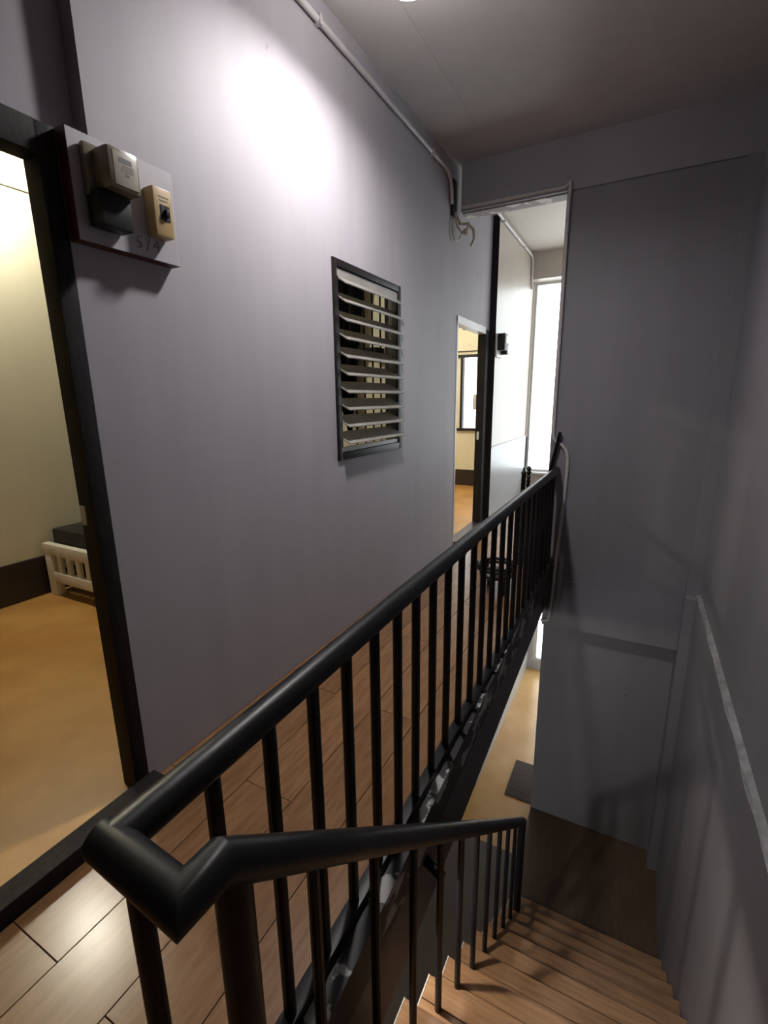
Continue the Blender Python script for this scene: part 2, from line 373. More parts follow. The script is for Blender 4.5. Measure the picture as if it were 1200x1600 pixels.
# ---- lower storey
struct(bx(-2.6, -0.655, -2.5, YB + 0.06, -1.66, -1.45).build('ceiling', M_ceil), 'ceiling of the lower storey under the corridor', 'ceiling')
struct(bx(-2.72, -2.6, -2.5, 6.6, LF, -1.45).build('wall_lower', M_wall2), 'grey wall of the lower storey far left', 'wall')
lw = bx(-1.2, -1.11, 3.96, 6.4, LF, -1.45)
struct(lw.build('wall_lower', M_hallpanel), 'white wall edge along the lower floor by the bright doorway', 'wall')
struct(bx(-1.2, 1.6, 3.99, 6.6, -1.50, -1.44).build('ceiling', M_ceil2), 'ceiling of the lower hall', 'ceiling')
struct(bx(1.5, 1.6, 4.0, 6.8, LF, CE).build('wall_hall', M_hall), 'right side wall of the halls hidden behind the back wall', 'wall')
# lower hall front: bright doorway with a low kerb
lh = MB().box(-2.6, -1.05, 6.4, 6.52, LF, -1.45).box(1.2, 1.6, 6.4, 6.52, LF, -1.45).box(-1.05, 1.2, 6.4, 6.52, -1.8, -1.45).box(-1.05, 1.2, 6.4, 6.52, LF, -3.66)
struct(lh.build('wall_lower', M_hallpanel), 'white front wall of the lower hall around its bright opening', 'wall')
d3 = thing('window_4', (0.075, 6.46, -3.66), 'bright glazed opening at the end of the lower hall', 'window', None, 'structure')
fr = MB()
for x in (-1.05, -0.30, 0.45, 1.15): fr.box(x, x + 0.05, 6.42, 6.47, -3.66, -1.8)
fr.box(-1.0, 1.2, 6.42, 6.47, -3.66, -3.61).box(-1.0, 1.2, 6.42, 6.47, -1.85, -1.8)
fr.build('window_frame', M_alu, d3)
for x in (-1.0, -0.25, 0.5): bx(x, x + (0.70 if x < 0.4 else 0.65), 6.44, 6.446, -3.61, -1.85).build('pane', M_glass, d3)

# ---- hall front wall and its window (upper storey)
hf = MB()
hf.box(-1.48, -1.345, 6.6, 6.75, FL, 1.40).box(1.4, 1.6, 6.6, 6.75, FL, 1.40).box(-1.345, 1.4, 6.6, 6.75, FL, -0.98)
hf.box(-1.36, 1.5, 6.45, 6.75, 1.40, CE)
struct(hf.build('wall_far', M_hall), 'sunlit far wall of the hall around its bright window', 'wall')
w3 = thing('window_3', (0.09, 6.68, -0.98), 'bright glazed window at the far end of the hall', 'window', None, 'structure')
fr = MB()
for x in (-1.345, -0.45, 0.45, 1.37): fr.box(x, x + 0.03, 6.66, 6.71, -0.98, 1.40)
fr.box(-1.315, 1.37, 6.66, 6.71, -0.98, -0.95).box(-1.315, 1.37, 6.66, 6.71, 1.37, 1.40)
fr.build('window_frame', M_alu, w3)
bx(-1.34, 1.42, 6.54, 6.66, -1.0, -0.978).build('window_sill', M_white, w3)
for x0, x1 in ((-1.315, -0.45), (-0.42, 0.45), (0.48, 1.37)): bx(x0, x1, 6.68, 6.686, -0.95, 1.37).build('pane', M_glass, w3)

# ---- left room (room door, bed)
R1 = -3.59
struct(bx(R1 - 0.1, T0, -1.4, 3.95, FL - 0.12, FL - 0.002).box(T0, -1.3815, -0.05, 0.812, FL - 0.003, FL + 0.002).build('floor', M_vinyl), 'mottled orange vinyl floor of the left room', 'floor')
struct(bx(R1 - 0.1, R1, -1.4, 3.95, FL, 1.62).build('wall_room', M_cream), 'cream wall of the left room behind the white bed', 'wall')
struct(bx(R1, T0, 3.90, 3.945, FL, 1.62).build('wall_room', M_cream), 'cream end wall of the left room seen between the louvres', 'wall')
struct(bx(R1, T0, -1.4, -1.3, FL, 1.62).build('wall_room', M_cream), 'cream near wall of the left room', 'wall')
struct(bx(R1 - 0.1, T0, -1.4, 3.95, 1.62, 1.68).build('ceiling', M_cream), 'cream ceiling of the left room', 'ceiling')
bb = MB().box(R1, R1 + 0.018, -1.3, 3.9, FL, -1.03)
struct(bb.build('baseboard_room', M_darkbase), 'tall dark brown baseboard on the left room wall', 'baseboard')
# ---- far room behind the second doorway
struct(bx(-3.6, T0, 3.955, 7.1, FL - 0.12, FL - 0.002).build('floor', M_vinyl), 'orange vinyl floor of the room beyond the far doorway', 'floor')
fw = MB()
fw.box(-3.6, -2.41, 6.985, 7.09, FL, CE).box(-1.70, T0, 6.985, 7.09, FL, CE).box(-2.41, -1.70, 6.985, 7.09, FL, -0.44)
fw.box(-2.41, -1.70, 6.985, 7.09, 0.61, 0.955).box(-2.41, -1.70, 6.985, 7.09, 1.25, CE)
struct(fw.build('wall_far', M_cream), 'cream wall around the bright louvre window in the far room', 'wall')
struct(bx(-3.7, -3.6, 3.95, 7.1, FL, CE).build('wall_room', M_cream), 'cream side wall of the far room', 'wall')
struct(bx(-3.6, T0, 3.948, 3.972, FL, 1.62).build('wall_room', M_cream), 'cream partition on the near side of the far room', 'wall')
struct(bx(-3.7, T0, 3.95, 7.1, CE, CE + 0.05).build('ceiling', M_cream), 'cream ceiling of the far room', 'ceiling')
struct(bx(-3.6, -1.49, 6.965, 6.985, FL, -1.06).build('baseboard_far', M_darkbase), 'tall dark brown baseboard seen through the far doorway', 'baseboard')

# ================================================================== DOORS AND WINDOWS
d1 = thing('door_1', (XL, 0.4, FL), 'black timber doorframe of the left room, with raised sill', 'door frame', None, 'structure')
bx(-1.477, XL + 0.004, 0.812, 0.862, FL + 0.002, 0.69, bev=0.003).build('jamb', M_blackwood, d1)
bx(-1.477, XL + 0.004, -0.10, -0.05, FL + 0.002, 0.69, bev=0.003).build('jamb', M_blackwood, d1)
bx(-1.477, XL + 0.006, -0.05, 0.812, 0.613, 0.69, bev=0.003).build('header', M_blackwood, d1)
bx(-1.381, XL + 0.104, -0.15, 0.866, FL, -1.243, bev=0.004).build('sill', M_blackwood, d1)
tag(bx(-1.470, -1.445, 0.8085, 0.8122, -0.36, -0.30, bev=0.001).build('strike_plate', M_pipe, d1), 'worn metal plate')

d2 = thing('door_2', (XL, 4.4, FL), 'narrow far doorframe with a black right jamb and pale lintel', 'door frame', None, 'structure')
bx(-1.48, XL + 0.004, 3.955, 3.985, FL, 0.66).build('jamb', M_pipe, d2)
tag(bx(-1.48, XL + 0.012, 4.765, 4.90, FL, 0.64).build('jamb', M_blackwood, d2), 'black jamb')
bx(-1.48, XL + 0.008, 3.955, 4.765, 0.60, 0.66).build('header', M_pipe2, d2)
bx(-1.48, XL + 0.02, 3.985, 4.765, FL, FL + 0.03).build('sill', M_darkbase, d2)
tag(bx(XL - 0.05, XL - 0.03, 4.758, 4.765, -0.41, -0.33).build('strike_plate', M_whitep, d2), 'white strike plate')

# dark upright at the wall joint past the far doorway
struct(bx(-1.41, -1.345, 4.8995, 4.9045, FL, 1.66).build('trim_6', M_blackwood), 'dark upright strip where the far wall steps forward', 'trim')

# louvre window in the corridor wall
w1 = thing('window_1', (XL, 2.51, -0.318), 'dark framed louvre window with ten dusty tilted slats in the grey wall', 'window', None, 'structure')
fx0, fx1 = -1.475, XL + 0.010
bx(fx0, fx1, 2.13, 2.165, -0.318, 0.68, bev=0.003).build('frame_side', M_frame, w1)
bx(fx0, fx1, 2.855, 2.89, -0.318, 0.68, bev=0.003).build('frame_side', M_frame, w1)
bx(fx0, fx1, 2.165, 2.855, 0.645, 0.68, bev=0.003).build('frame_top', M_frame, w1)
bx(fx0, fx1, 2.165, 2.855, -0.318, -0.278, bev=0.003).build('frame_bottom', M_frame, w1)
tag(bx(-1.44, XL + 0.002, 2.168, 2.852, 0.600, 0.640).build('top_rail', M_slat, w1), 'pale worn rail')
tag(bx(-1.44, XL + 0.002, 2.168, 2.852, -0.275, -0.252).build('bottom_rail', M_slat, w1), 'pale worn rail')
for s_, y in ((0, 2.166), (1, 2.847)):
    bx(-1.445, -1.40, y, y + 0.007, -0.25, 0.60).build('pivot_channel', M_frame, w1)
for i in range(10):
    zc = 0.592 - 0.0886 * i
    t = 0.055 - 0.0012 * i                      # the lower blades lie a little flatter
    b = MB()
    xi, zi, xo, zo_ = -1.462, zc + t * 0.75, -1.356, zc - t * 0.55
    nx, nz = (zo_ - zi), -(xo - xi); l = math.hypot(nx, nz); nx, nz = nx / l * 0.0025, nz / l * 0.0025
    b.prism([(xi + nx, zi + nz), (xo + nx, zo_ + nz), (xo - nx, zo_ - nz), (xi - nx, zi - nz)], 'y', 2.176, 2.846)
    b.build('louvre_slat', M_slat, w1)
for i in range(4):
    y = 2.479 + 0.102 * i
    MB().tube([(-1.495, y, -0.30), (-1.495, y, 0.66)], 0.0055, 8).build('window_bar', M_bar, w1)

# louvre window in the far room
w2 = thing('window_2', (-2.05, 7.03, -0.44), 'bright louvre window seen through the far doorway', 'window', None, 'structure')
bx(-2.41, -2.375, 6.965, 7.05, -0.44, 0.61).build('frame_side', M_frame, w2)
bx(-1.735, -1.70, 6.965, 7.05, -0.44, 0.61).build('frame_side', M_frame, w2)
bx(-2.45, -1.68, 6.955, 7.05, 0.575, 0.615).build('frame_top', M_frame, w2)
bx(-2.45, -1.68, 6.955, 7.05, -0.475, -0.435).build('frame_bottom', M_frame, w2)
for i in range(11):
    zc = -0.385 + 0.089 * i
    MB().prism([(6.99, zc - 0.03), (7.045, zc + 0.045), (7.05, zc + 0.043), (6.995, zc - 0.032)], 'x', -2.372, -1.738).build('louvre_slat', M_frost, w2)
bx(-2.20, -2.14, 6.93, 6.962, -0.16, 0.05).build('operator_handle', M_pipe, w2)
w5 = thing('window_5', (-2.05, 7.03, 0.955), 'small bright transom light above the far room window', 'window', None, 'structure')
bx(-2.41, -1.70, 7.03, 7.05, 0.955, 0.975).build('frame_bottom', M_frame, w5)
bx(-2.41, -1.70, 7.035, 7.041, 0.975, 1.25).build('pane', M_glass, w5)
tr = MB().box(-3.5, -1.55, 6.972, 6.985, 0.655, 0.668)
struct(tr.build('trim_7', M_darkbase), 'thin dark line of trim above the far room window', 'trim')

# ================================================================== STAIRS
ST = thing('staircase', (0.0, 1.6, LF), 'straight flight of wood-look stairs going down to the lower floor', 'stairs', None, 'structure')
RISE, RUN, Y0 = 2.48 / 13, 0.21, 0.39
XS0, XS1 = -0.472, XR - 0.027
prof = [(0.36, FL - 0.03)]
for k in range(1, 13):
    yk0, z = Y0 + RUN * (k - 1) - 0.028, FL - RISE * k - 0.024
    prof += [(yk0, FL - RISE * (k - 1) - 0.024 if k > 1 else FL - 0.03), (yk0, z)]
prof = [prof[0]] + [p for i, p in enumerate(prof[1:])]
prof += [(Y0 + RUN * 12 - 0.028, FL - RISE * 12 - 0.024), (Y0 + RUN * 12 - 0.028, LF), (Y0 + RUN * 12 - 0.30, LF), (0.36, FL - 0.30)]
MB().prism(prof, 'x', XS0, XS1).build('stair_body', M_conc, ST)
def mesh_at(name, builder, m, parent, loc, cache={}):
    if name not in cache:
        b = bmesh.new(); builder(b)
        for f in b.faces: f.smooth = False
        me = bpy.data.meshes.new(name); b.to_mesh(me); b.free(); me.materials.append(m); cache[name] = me
    o = bpy.data.objects.new(name, cache[name]); COL.objects.link(o); o.parent = parent
    o.location = Vector((loc[0], loc[1], loc[2] + ZO)) - WL[parent.name]
    WL[o.name] = Vector((loc[0], loc[1], loc[2] + ZO))
    return o
def bbox(b, x0, x1, y0, y1, z0, z1, bev=0.0015):
    r = bmesh.ops.create_cube(b, size=1.0)
    bmesh.ops.scale(b, vec=(x1 - x0, y1 - y0, z1 - z0), verts=r['verts'])
    bmesh.ops.translate(b, vec=((x0 + x1) / 2, (y0 + y1) / 2, (z0 + z1) / 2), verts=r['verts'])
    if bev: bmesh.ops.bevel(b, geom=list({e for v in r['verts'] for e in v.link_edges}), offset=bev, segments=1, affect='EDGES')
MB().box(-0.570, XR - 0.028, Y0 + RUN * 12 - 0.027, YB + 0.083, LF, LF + 0.004).build('landing', M_landingshade, ST)  # dark colour carries the weak light at the stair foot
xl, xr = -0.490, XR - 0.028
for k in range(1, 13):
    yk, zk = Y0 + RUN * k, FL - RISE * k
    tr_ = mesh_at('tread', lambda b: bbox(b, xl, xr, -RUN - 0.03, -0.0745, -0.024, 0), M_tread, ST, (0, yk, zk))
    mesh_at('nosing', lambda b: bbox(b, xl, xr, -0.0715, 0.004, -0.026, 0), M_tread, tr_, (0, yk, zk))
    mesh_at('edge_strip', lambda b: bbox(b, xl - 0.004, xl, -RUN - 0.0, 0.004, -0.028, 0.0005, 0), M_white, tr_, (0, yk, zk))
for k in range(1, 14):
    yk, zk = Y0 + RUN * (k - 1), FL - RISE * (k - 1)
    mesh_at('riser', lambda b: bbox(b, XS0 + 0.001, xr, -0.027, -0.017, -RISE, -0.027, 0), M_tread, ST, (0, yk, zk))
tag(bx(-0.53, xr, 0.30, Y0 + 0.004, FL - 0.026, FL - 0.0005).build('nosing', M_tread, ST))

# ================================================================== RAILING (one welded frame)
RA = thing('stair_railing', (-0.536, 2.0, FL), 'long black tubular stair railing that turns at the top and descends the flight', 'railing')
A = (-0.542, 0.271, -0.547); B = (-0.404, 0.262, -0.547); C = (-0.404, 0.318, -0.550)
HR = 0.0275
end = (-0.540, YB + 0.002, -0.552)
low_end = (-0.425, Y0 + RUN * 11 - 0.065, FL - RISE * 11 + 0.75)
MB().tube([end, (-0.538, 2.9, -0.538), (-0.538, 2.0, -0.532), (-0.538, 1.1, -0.535), A], HR, 20).build('handrail', M_rail, RA)
drop = (low_end[2] - C[2]) / (low_end[1] - C[1])
mid = tuple(C[i] + (low_end[i] - C[i]) * 0.12 for i in range(3))
tag(MB().tube([(A[0] - 0.018, A[1] + 0.001, A[2]), B, C, mid], HR, 20).build('handrail_turn', M_railchip, RA), 'black turn of the rail with chipped paint')
MB().tube([mid, (low_end[0], low_end[1] - 0.004, low_end[2])], HR, 20).build('lower_handrail', M_rail, RA)
MB().tube([(low_end[0], low_end[1], low_end[2] + 0.012), (low_end[0], low_end[1], FL - RISE * 11)], 0.024, 14).build('end_post', M_rail, RA)
MB().tube([(-0.408, 0.338, -0.56), (-0.408, 0.338, FL)], 0.025, 16).build('newel_post', M_rail, RA)
bal_y = [0.427, 0.558, 0.69, 0.818, 0.95, 1.08, 1.205, 1.34, 1.478, 1.62, 1.77, 1.915, 2.07, 2.23, 2.385] + [2.53 + 0.15 * i for i in range(9)]
def balmesh(b, h, r):
    seg = 10
    prof = [(r, 0), (r, h - 0.012), (r * 1.22, h - 0.004), (r * 1.35, h)]
    V = [[b.verts.new((q * math.cos(2 * math.pi * k / seg), q * math.sin(2 * math.pi * k / seg), z)) for k in range(seg)] for q, z in prof]
    for i in range(3):
        for k in range(seg): b.faces.new([V[i][k], V[i][(k + 1) % seg], V[i + 1][(k + 1) % seg], V[i + 1][k]])
    b.faces.new(list(reversed(V[0]))); b.faces.new(V[-1])
for y in bal_y:
    mesh_at('baluster', lambda b: balmesh(b, 0.716, 0.0135), M_rail, RA, (-0.538, y, FL + 0.03))
MB().tube([(-0.495, 0.268, FL), (-0.495, 0.268, -0.57)], 0.0140, 12).build('baluster', M_rail, RA)
for k in range(1, 11):
    zt = C[2] + drop * (Y0 + RUN * k - 0.08 - C[1])
    b = MB().tube([(-0.4245, Y0 + RUN * k - 0.08, FL - RISE * k), (-0.4245, Y0 + RUN * k - 0.08, zt - 0.016)], 0.0115, 10)
    b.build('lower_baluster', M_rail, RA)
bx(-0.556, -0.520, 0.30, YB, FL, FL + 0.030, bev=0.002).build('bottom_bar', M_rail, RA)
MB().tube([(-0.4245, 1.165, -1.50), (-0.51, 1.20, -1.50)], 0.017, 12).build('bracket', M_rail, RA)

# ================================================================== METER BOARD
mb = thing('meter_board', (XL, 1.04, 0.43), 'pale square board with a dark red edge, handwritten 5/4, on the grey wall', 'board')
bx(XL, -1.3685, 0.865, 1.185, 0.425, 0.690).build('board_edge', M_boardedge, mb)
bx(-1.3685, -1.367, 0.8655, 1.1845, 0.4255, 0.6895).build('board_face', M_board, mb)
def stroke(pts): return [(-1.3668, a, b_) for a, b_ in pts]
ink = MB()
for s_ in ([(1.055, 0.481), (1.041, 0.477), (1.037, 0.463), (1.047, 0.465), (1.052, 0.457), (1.046, 0.449), (1.035, 0.447)],
           [(1.083, 0.485), (1.068, 0.446)], [(1.104, 0.477), (1.093, 0.461), (1.113, 0.463)], [(1.109, 0.479), (1.107, 0.447)]):
    ink.tube(stroke(s_), 0.0011, 5)
tag(ink.build('lettering', M_pencil, mb), 'handwritten 5/4')
me_ = thing('electric_meter', (-1.33, 0.95, 0.455), 'grey boxy electric meter with a black terminal cover', 'electric meter')
bx(-1.367, -1.345, 0.893, 1.012, 0.537, 0.664, bev=0.009).build('back_case', M_meter, me_)
bx(-1.350, -1.280, 0.914, 1.005, 0.550, 0.652, bev=0.013).build('cover', M_meter, me_)
fp_ = tag(bx(-1.2835, -1.2788, 0.927, 0.996, 0.560, 0.640, bev=0.002).build('face_plate', M_meterface, me_), 'pale face plate with grey print')
pr = MB().box(-1.2792, -1.2784, 0.942, 0.980, 0.616, 0.628)
for i in range(4): pr.box(-1.2792, -1.2784, 0.946 + i * 0.002, 0.984, 0.596 + i * 0.0045, 0.5975 + i * 0.0045)
pr.box(-1.2792, -1.2784, 0.958, 0.970, 0.586, 0.592)
pr.build('face_print', M_print, fp_)
bx(-1.367, -1.310, 0.896, 0.990, 0.462, 0.5495, bev=0.008).build('terminal_cover', M_black, me_)
bk = thing('circuit_breaker', (-1.36, 1.11, 0.49), 'yellowed beige circuit breaker box beside the meter', 'circuit breaker')
bc_ = bx(-1.367, -1.325, 1.076, 1.140, 0.486, 0.618, bev=0.005).build('case', M_beige, bk)
sw_ = bx(-1.3255, -1.3235, 1.096, 1.128, 0.530, 0.572).build('switch_window', M_black, bk)
bx(-1.3240, -1.3130, 1.108, 1.121, 0.540, 0.560, bev=0.003).build('toggle', M_black, sw_)
pb = MB()
for i, (a, b_) in enumerate(((1.094, 1.128), (1.096, 1.124))): pb.box(-1.3255, -1.3245, a, b_, 0.592 - i * 0.010, 0.595 - i * 0.010)
pb.build('print_lines', M_print, bc_)

# far meter pair on the hall wall
fm = thing('electric_meter', (-1.32, 5.1, 0.39), 'small dark meter on a white backing on the sunlit far wall', 'electric meter')
bx(-1.355, -1.335, 4.93, 5.16, 0.40, 0.62).build('back_case', M_whitep, fm)
bx(-1.335, -1.26, 4.94, 5.06, 0.46, 0.62, bev=0.006).build('cover', M_black, fm)
bx(-1.335, -1.27, 5.07, 5.14, 0.43, 0.53, bev=0.004).build('breaker', M_black, fm)
bx(-1.262, -1.255, 4.97, 5.03, 0.53, 0.60).build('face_plate', M_whitep, fm)
bx(-1.272, -1.265, 5.085, 5.125, 0.45, 0.51).build('switch', M_whitep, fm)

# ================================================================== PIPES AND CABLES
def pipe(name, pts, r, m, label, clips=(), seg=12, cat='pipe'):
    t = thing(name, pts[0], label, cat)
    MB().tube(pts, r, seg).build('run', m, t)
    for (x0, x1, y0, y1, z0, z1) in clips: bx(x0, x1, y0, y1, z0, z1).build('clip', m, t)
    return t
def arc(c, r, a0, a1, n=6, plane='yz', fix=0.0):
    o = []
    for i in range(n + 1):
        a = math.radians(a0 + (a1 - a0) * i / n); u, v = c[0] + r * math.cos(a), c[1] + r * math.sin(a)
        o.append((fix, u, v) if plane == 'yz' else (u, fix, v))
    return o
CX = -1.393
cond = [(CX, -2.4, 1.588), (CX, 3.60, 1.588)] + arc((3.60, 1.448), 0.14, 85, 5, 7, 'yz', CX) + [(CX, 3.745, 1.40)]
pipe('conduit_pipe', cond, 0.0135, M_pipe, 'long grey conduit running under the ceiling along the left wall',
     [(XL, CX + 0.016, y, y + 0.02, 1.570, 1.606) for y in (-1.0, 0.6, 2.06, 3.35)])
pipe('conduit_pipe', [(-1.355, YB - 0.030, 1.395), (-0.62, YB - 0.030, 1.395)] + [(-0.575, YB - 0.030, 1.425)], 0.011, M_pipe,
     'short grey conduit along the bottom of the beam', [])
px_ = [(-0.578, YB - 0.032, 1.418), (-0.584, YB - 0.024, 1.33), (-0.584, YB - 0.014, -0.27)]
px_ += [(-0.578, YB - 0.014, -0.305), (-0.560, YB - 0.014, -0.328), (-0.520, YB - 0.014, -0.352), (-0.487, YB - 0.014, -0.385), (-0.468, YB - 0.014, -0.44), (-0.464, YB - 0.014, -0.52),
        (-0.470, YB - 0.014, -0.80), (-0.490, YB - 0.016, -1.22), (-0.500, YB - 0.026, -1.40), (-0.512, YB - 0.026, -1.74), (-0.520, YB - 0.026, -1.79), (-0.545, YB - 0.026, -1.805), (-0.580, YB - 0.026, -1.805)]
pipe('water_pipe', px_, 0.0125, M_pipe, 'grey pipe running down the opening edge and bending around the rail end', [], 12)
# hall conduit
hc = [(-1.338, 4.20, 1.645), (-1.338, 6.30, 1.645)] + arc((6.30, 1.545), 0.10, 85, 5, 5, 'yz', -1.338) + [(-1.338, 6.40, 1.36), (-1.338, 6.46, 1.30)]
pipe('conduit_pipe', hc, 0.014, M_pipe2, 'pale conduit under the ceiling of the sunlit hall, bending down at the far beam',
     [(-1.36, -1.32, y, y + 0.02, 1.625, 1.663) for y in (5.0, 5.9)])
rc = thing('wall_cable', (R1, 1.0, 1.31), 'thin line of cable high on the cream wall of the left room', 'cable')
MB().tube([(R1 + 0.008, -1.2, 1.31), (R1 + 0.008, 3.85, 1.31)], 0.007, 6).build('run', M_cream, rc)
# small black block on the wall, loose wires under the beam
bxx = thing('dark_block', (-1.39, 3.80, 1.34), 'small dark block on the wall under the beam end', 'junction box')
bx(XL, XL + 0.022, 3.765, 3.840, 1.335, 1.575, bev=0.004).build('case', M_black, bxx)
wr_ = thing('loose_wires', (-1.37, 3.9, 1.22), 'tangle of loose cable ends hanging under the beam', 'wires')
for pts, r in (([(-1.385, 3.83, 1.34), (-1.37, 3.87, 1.30), (-1.33, 3.93, 1.31), (-1.30, 3.98, 1.28), (-1.30, 4.00, 1.22), (-1.325, 4.0, 1.17)], 0.010),
               ([(-1.39, 3.80, 1.36), (-1.385, 3.84, 1.28), (-1.37, 3.90, 1.25), (-1.345, 3.95, 1.27), (-1.335, 3.97, 1.33)], 0.008),
               ([(-1.40, 3.78, 1.34), (-1.395, 3.76, 1.23), (-1.39, 3.80, 1.17), (-1.38, 3.87, 1.19), (-1.36, 3.91, 1.26)], 0.005)):
    MB().tube(pts, r, 8).build('wire', M_wire, wr_)
bx(-1.36, -1.325, 3.905, 3.945, 1.235, 1.275, bev=0.006).build('connector', M_wire, wr_)

# ================================================================== LAMPS
LX, LY = -0.89, 1.91
l1 = thing('ceiling_lamp', (LX, LY, CE), 'round white lamp hanging below the ceiling near the left wall', 'ceiling lamp')
MB().lathe((LX, LY, CE), [(0.055, 0), (0.055, -0.02), (0.016, -0.03), (0.016, -0.13), (0.034, -0.15)]).build('holder', M_whitep, l1)
MB().lathe((LX, LY, CE), [(0.030, -0.150), (0.076, -0.190), (0.082, -0.245), (0.079, -0.245), (0.073, -0.192)]).build('shade', M_shade, l1)
MB().lathe((LX, LY, CE), [(0.070, -0.222), (0.070, -0.227), (0.03, -0.228)]).build('diffuser', M_lamp, l1)
l2 = thing('ceiling_lamp', (-0.87, 1.16, -1.66), 'small lamp under the corridor slab lighting the stairs', 'ceiling lamp')
MB().lathe((-0.87, 1.16, -1.66), [(0.05, 0), (0.05, -0.03)]).build('holder', M_whitep, l2)
MB().lathe((-0.87, 1.16, -1.66), [(0.015, -0.032), (0.028, -0.045), (0.030, -0.065), (0.022, -0.085), (0.006, -0.092)]).build('bulb', M_lamp2, l2)
l3 = thing('wall_lamp', (R1, 1.46, 1.38), 'bare bulb on the cream wall of the left room, high up', 'wall lamp')
MB().tube([(R1, 1.46, 1.40), (R1 + 0.02, 1.46, 1.40)], 0.05, 16).build('base', M_whitep, l3)
MB().tube([(R1 + 0.02, 1.46, 1.40), (R1 + 0.155, 1.46, 1.40)], 0.018, 12).build('holder', M_whitep, l3)
MB().lathe((R1 + 0.20, 1.46, 1.40), [(0.012, -0.05), (0.035, -0.038), (0.05, 0), (0.035, 0.038), (0.012, 0.05)]).build('bulb', M_tube, l3)
l4 = thing('added_tube_lamp', (-2.4, 5.4, CE), 'added unseen fluorescent tube brightening the far room', 'ceiling lamp')  # out-of-view lamp added to brighten the far room
bx(-2.42, -2.38, 4.8, 6.0, CE - 0.04, CE).build('batten', M_whitep, l4)
MB().tube([(-2.40, 4.85, CE - 0.065), (-2.40, 5.95, CE - 0.065)], 0.016, 10).build('tube', M_addedtube, l4)
for y in (4.8, 5.95): bx(-2.43, -2.37, y, y + 0.05, CE - 0.09, CE).build('end_cap', M_whitep, l4)

# ================================================================== LEFT ROOM FURNITURE
bd = thing('low_bed', (-3.0, 2.6, FL), 'low white slatted bed frame in the corner of the left room', 'bed')
by = 1.66
bx(-3.535, -2.47, by, by + 0.045, -1.00, -0.925, bev=0.004).build('top_rail', M_bed, bd)
bx(-3.52, -2.48, by + 0.005, by + 0.04, -1.195, -1.125, bev=0.004).build('bottom_rail', M_bed, bd)
for x in (-3.53, -2.55): bx(x, x + 0.075, by + 0.002, by + 0.062, FL, -1.002, bev=0.006).build('leg', M_bed, bd)
for x in (-3.53, -2.55): bx(x, x + 0.075, 3.70, 3.76, FL, -0.93, bev=0.006).build('leg', M_bed, bd)
for i in range(8): bx(-3.405 + 0.106 * i, -3.360 + 0.106 * i, by + 0.012, by + 0.032, -1.126, -0.999).build('slat', M_bed, bd)
for x in (-3.53, -2.52): bx(x, x + 0.03, by + 0.06, 3.70, -1.13, -1.0).build('side_rail', M_bed, bd)
for i in range(9): bx(-3.50, -2.52, 1.80 + 0.2 * i, 1.88 + 0.2 * i, -1.0, -0.985).build('bed_slat', M_bed, bd)
mt = thing('mattress', (-3.0, 2.6, -0.985), 'thin black mattress on the low white bed', 'mattress')
bx(-3.50, -2.50, by + 0.055, 3.68, -0.985, -0.83, bev=0.022).build('mattress_body', M_mattress, mt)
# curtain and cabinet seen through the louvres
cu = MB()
n, rowsn = 26, 12
V = []
for j in range(rowsn + 1):
    v = j / rowsn; z = 1.25 - 1.55 * v
    a = -2.80 + 0.42 * v ** 1.3; b_ = -2.15 - 0.20 * v
    V.append([cu.bm.verts.new((a + (b_ - a) * i / n, 3.80 + 0.03 * math.sin(i * 1.45) * (1 - 0.4 * v), z + ZO)) for i in range(n + 1)])
for j in range(rowsn):
    for i in range(n): cu.bm.faces.new([V[j][i], V[j][i + 1], V[j + 1][i + 1], V[j + 1][i]])
bmesh.ops.solidify(cu.bm, geom=cu.bm.faces[:], thickness=0.008)
ct = thing('curtain', (-2.45, 3.80, -0.3), 'dark gathered curtain hanging in the room behind the louvres', 'curtain')
cu.build('cloth', M_curtain, ct)
MB().tube([(-3.0, 3.82, 1.26), (-1.6, 3.82, 1.26)], 0.012, 8).build('curtain_rod', M_blackwood, ct)
for x in (-2.98, -1.64): bx(x, x + 0.02, 3.80, 3.90, 1.245, 1.275).build('rod_bracket', M_blackwood, ct)
cb = thing('cabinet', (-1.66, 3.68, FL), 'tall dark brown cabinet in the room behind the louvres', 'cabinet')
bx(-1.825, -1.49, 3.48, 3.895, FL, 0.92, bev=0.004).build('body', M_wardrobe, cb)
for x, h in ((-1.82, -1.69), (-1.657, -1.64)):
    dr_ = bx(x, x + 0.160, 3.462, 3.480, FL + 0.06, 0.90, bev=0.003).build('door', M_wardrobe, cb)
    tag(bx(h, h + 0.014, 3.446, 3.463, -0.25, -0.13).build('handle', M_whitep, dr_), 'pale handle')
sh = thing('wall_shelf', (-2.2, 3.84, 0.38), 'dark shelf board on the cream wall behind the louvres', 'shelf')
bx(-2.42, -2.06, 3.76, 3.9, 0.385, 0.435).build('board', M_wardrobe, sh)
for x in (-2.38, -2.12): bx(x, x + 0.015, 3.80, 3.9, 0.32, 0.386).build('bracket', M_wardrobe, sh)

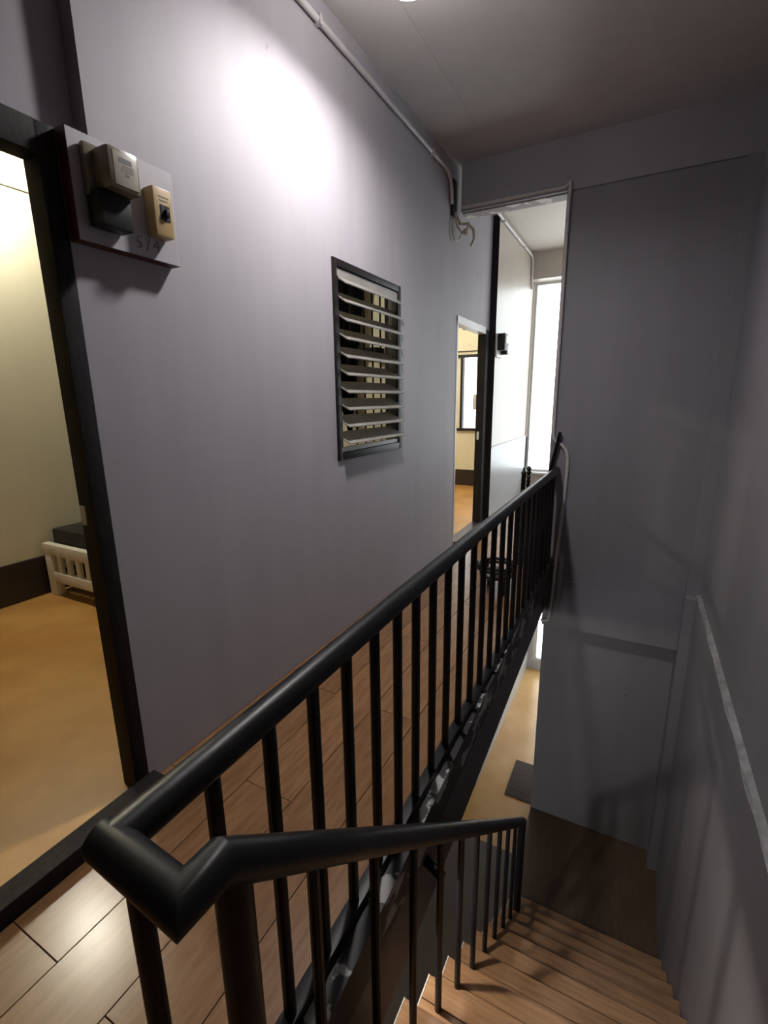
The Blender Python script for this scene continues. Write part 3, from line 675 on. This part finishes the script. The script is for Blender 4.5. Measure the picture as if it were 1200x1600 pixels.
# ================================================================== THINGS BEHIND THE RAIL
# bed end with finials leaning in the corner
hb = thing('bed_headboard', (-0.72, 3.72, FL), 'dark iron bed end with knobbed posts standing behind the rail', 'headboard')
def post(x, y, h):
    r = 0.017
    return MB().lathe((x, y, FL), [(r, 0), (r, h - 0.05), (r * 1.15, h - 0.045), (r * 1.15, h - 0.038), (r * 0.9, h - 0.03), (r * 0.5, h - 0.02), (r * 0.35, h)], 12)
post(-0.755, 3.70, 0.78).build('post', M_rail, hb)
post(-0.60, 3.22, 0.70).build('post', M_rail, hb)
for h in (0.60, 0.34, 0.12): MB().tube([(-0.755, 3.70, FL + h), (-0.60, 3.22, FL + h)], 0.014, 10).build('cross_bar', M_rail, hb)
for i in range(1, 9):
    u = i / 9; x, y = -0.755 + 0.155 * u, 3.70 - 0.48 * u
    MB().tube([(x, y, FL + 0.12), (x, y, FL + 0.60)], 0.014, 8).build('spindle', M_bar, hb)
# second bed end with twisted post
hb2 = thing('bed_headboard', (-0.70, 3.78, FL), 'dark iron bed end with a ridged post against the opening edge', 'headboard')
tw = [(0.014, 0)]
for i in range(12):
    h = 0.30 + i * 0.035; tw += [(0.012, h), (0.019, h + 0.014), (0.012, h + 0.028)]
tw += [(0.022, 0.735), (0.012, 0.745), (0.020, 0.76), (0.010, 0.78)]
MB().lathe((-0.735, 3.79, FL), tw, 12).build('post', M_rail, hb2)
MB().lathe((-0.62, 3.40, FL), tw[:-8] + [(0.012, 0.70)], 12).build('post', M_rail, hb2)
bx_ = MB()
for h in (0.10, 0.30, 0.52): MB().tube([(-0.735, 3.79, FL + h), (-0.62, 3.40, FL + h)], 0.013, 10).build('cross_bar', M_rail, hb2)
MB().prism([(-0.733, 3.78), (-0.622, 3.405), (-0.614, 3.408), (-0.725, 3.783)], 'z', FL + 0.11, FL + 0.50).build('panel', M_blackwood, hb2)
# leaning dark batten
lb = thing('leaning_batten', (-0.70, 3.45, FL), 'thin dark batten leaning above the rail end', 'batten')
MB().tube([(-0.718, 3.831, FL + 0.004), (-0.530, 3.831, -0.258)], 0.0105, square=True).build('batten', M_bar, lb)
# low stool with ridged rim and plum seat
sx, sy = -0.78, 3.10
stl = thing('low_stool', (sx, sy, FL), 'low black stool with a ridged coiled rim and plum seat behind the balusters', 'stool')
MB().lathe((sx, sy, FL), [(0.10, 0.105), (0.115, 0.115), (0.115, 0.13), (0.09, 0.142)], 24).build('seat', M_purple, stl)
for h in (0.165, 0.190):
    ring = MB()
    n = 30; pts = [(sx + (0.125) * math.cos(2 * math.pi * k / n), sy + 0.125 * math.sin(2 * math.pi * k / n), FL + h + 0.006 * math.sin(k * 2.1)) for k in range(n + 1)]
    ring.tube(pts, 0.011, 8); ring.build('rim_coil', M_black, stl)
for k in range(4):
    a = math.pi / 4 + k * math.pi / 2
    MB().tube([(sx + 0.10 * math.cos(a), sy + 0.10 * math.sin(a), FL), (sx + 0.09 * math.cos(a), sy + 0.09 * math.sin(a), FL + 0.115)], 0.012, 10).build('leg', M_black, stl)
    MB().tube([(sx + 0.118 * math.cos(a), sy + 0.118 * math.sin(a), FL + 0.12), (sx + 0.125 * math.cos(a), sy + 0.125 * math.sin(a), FL + 0.195)], 0.008, 8).build('rim_stay', M_black, stl)
# doormat on the lower floor
dm = thing('doormat', (-0.66, 4.25, LF), 'dark brown doormat on the golden lower floor', 'doormat')
bx(-0.83, -0.40, 3.99, 4.50, LF, LF + 0.012, bev=0.004).build('pile', M_mat, dm)
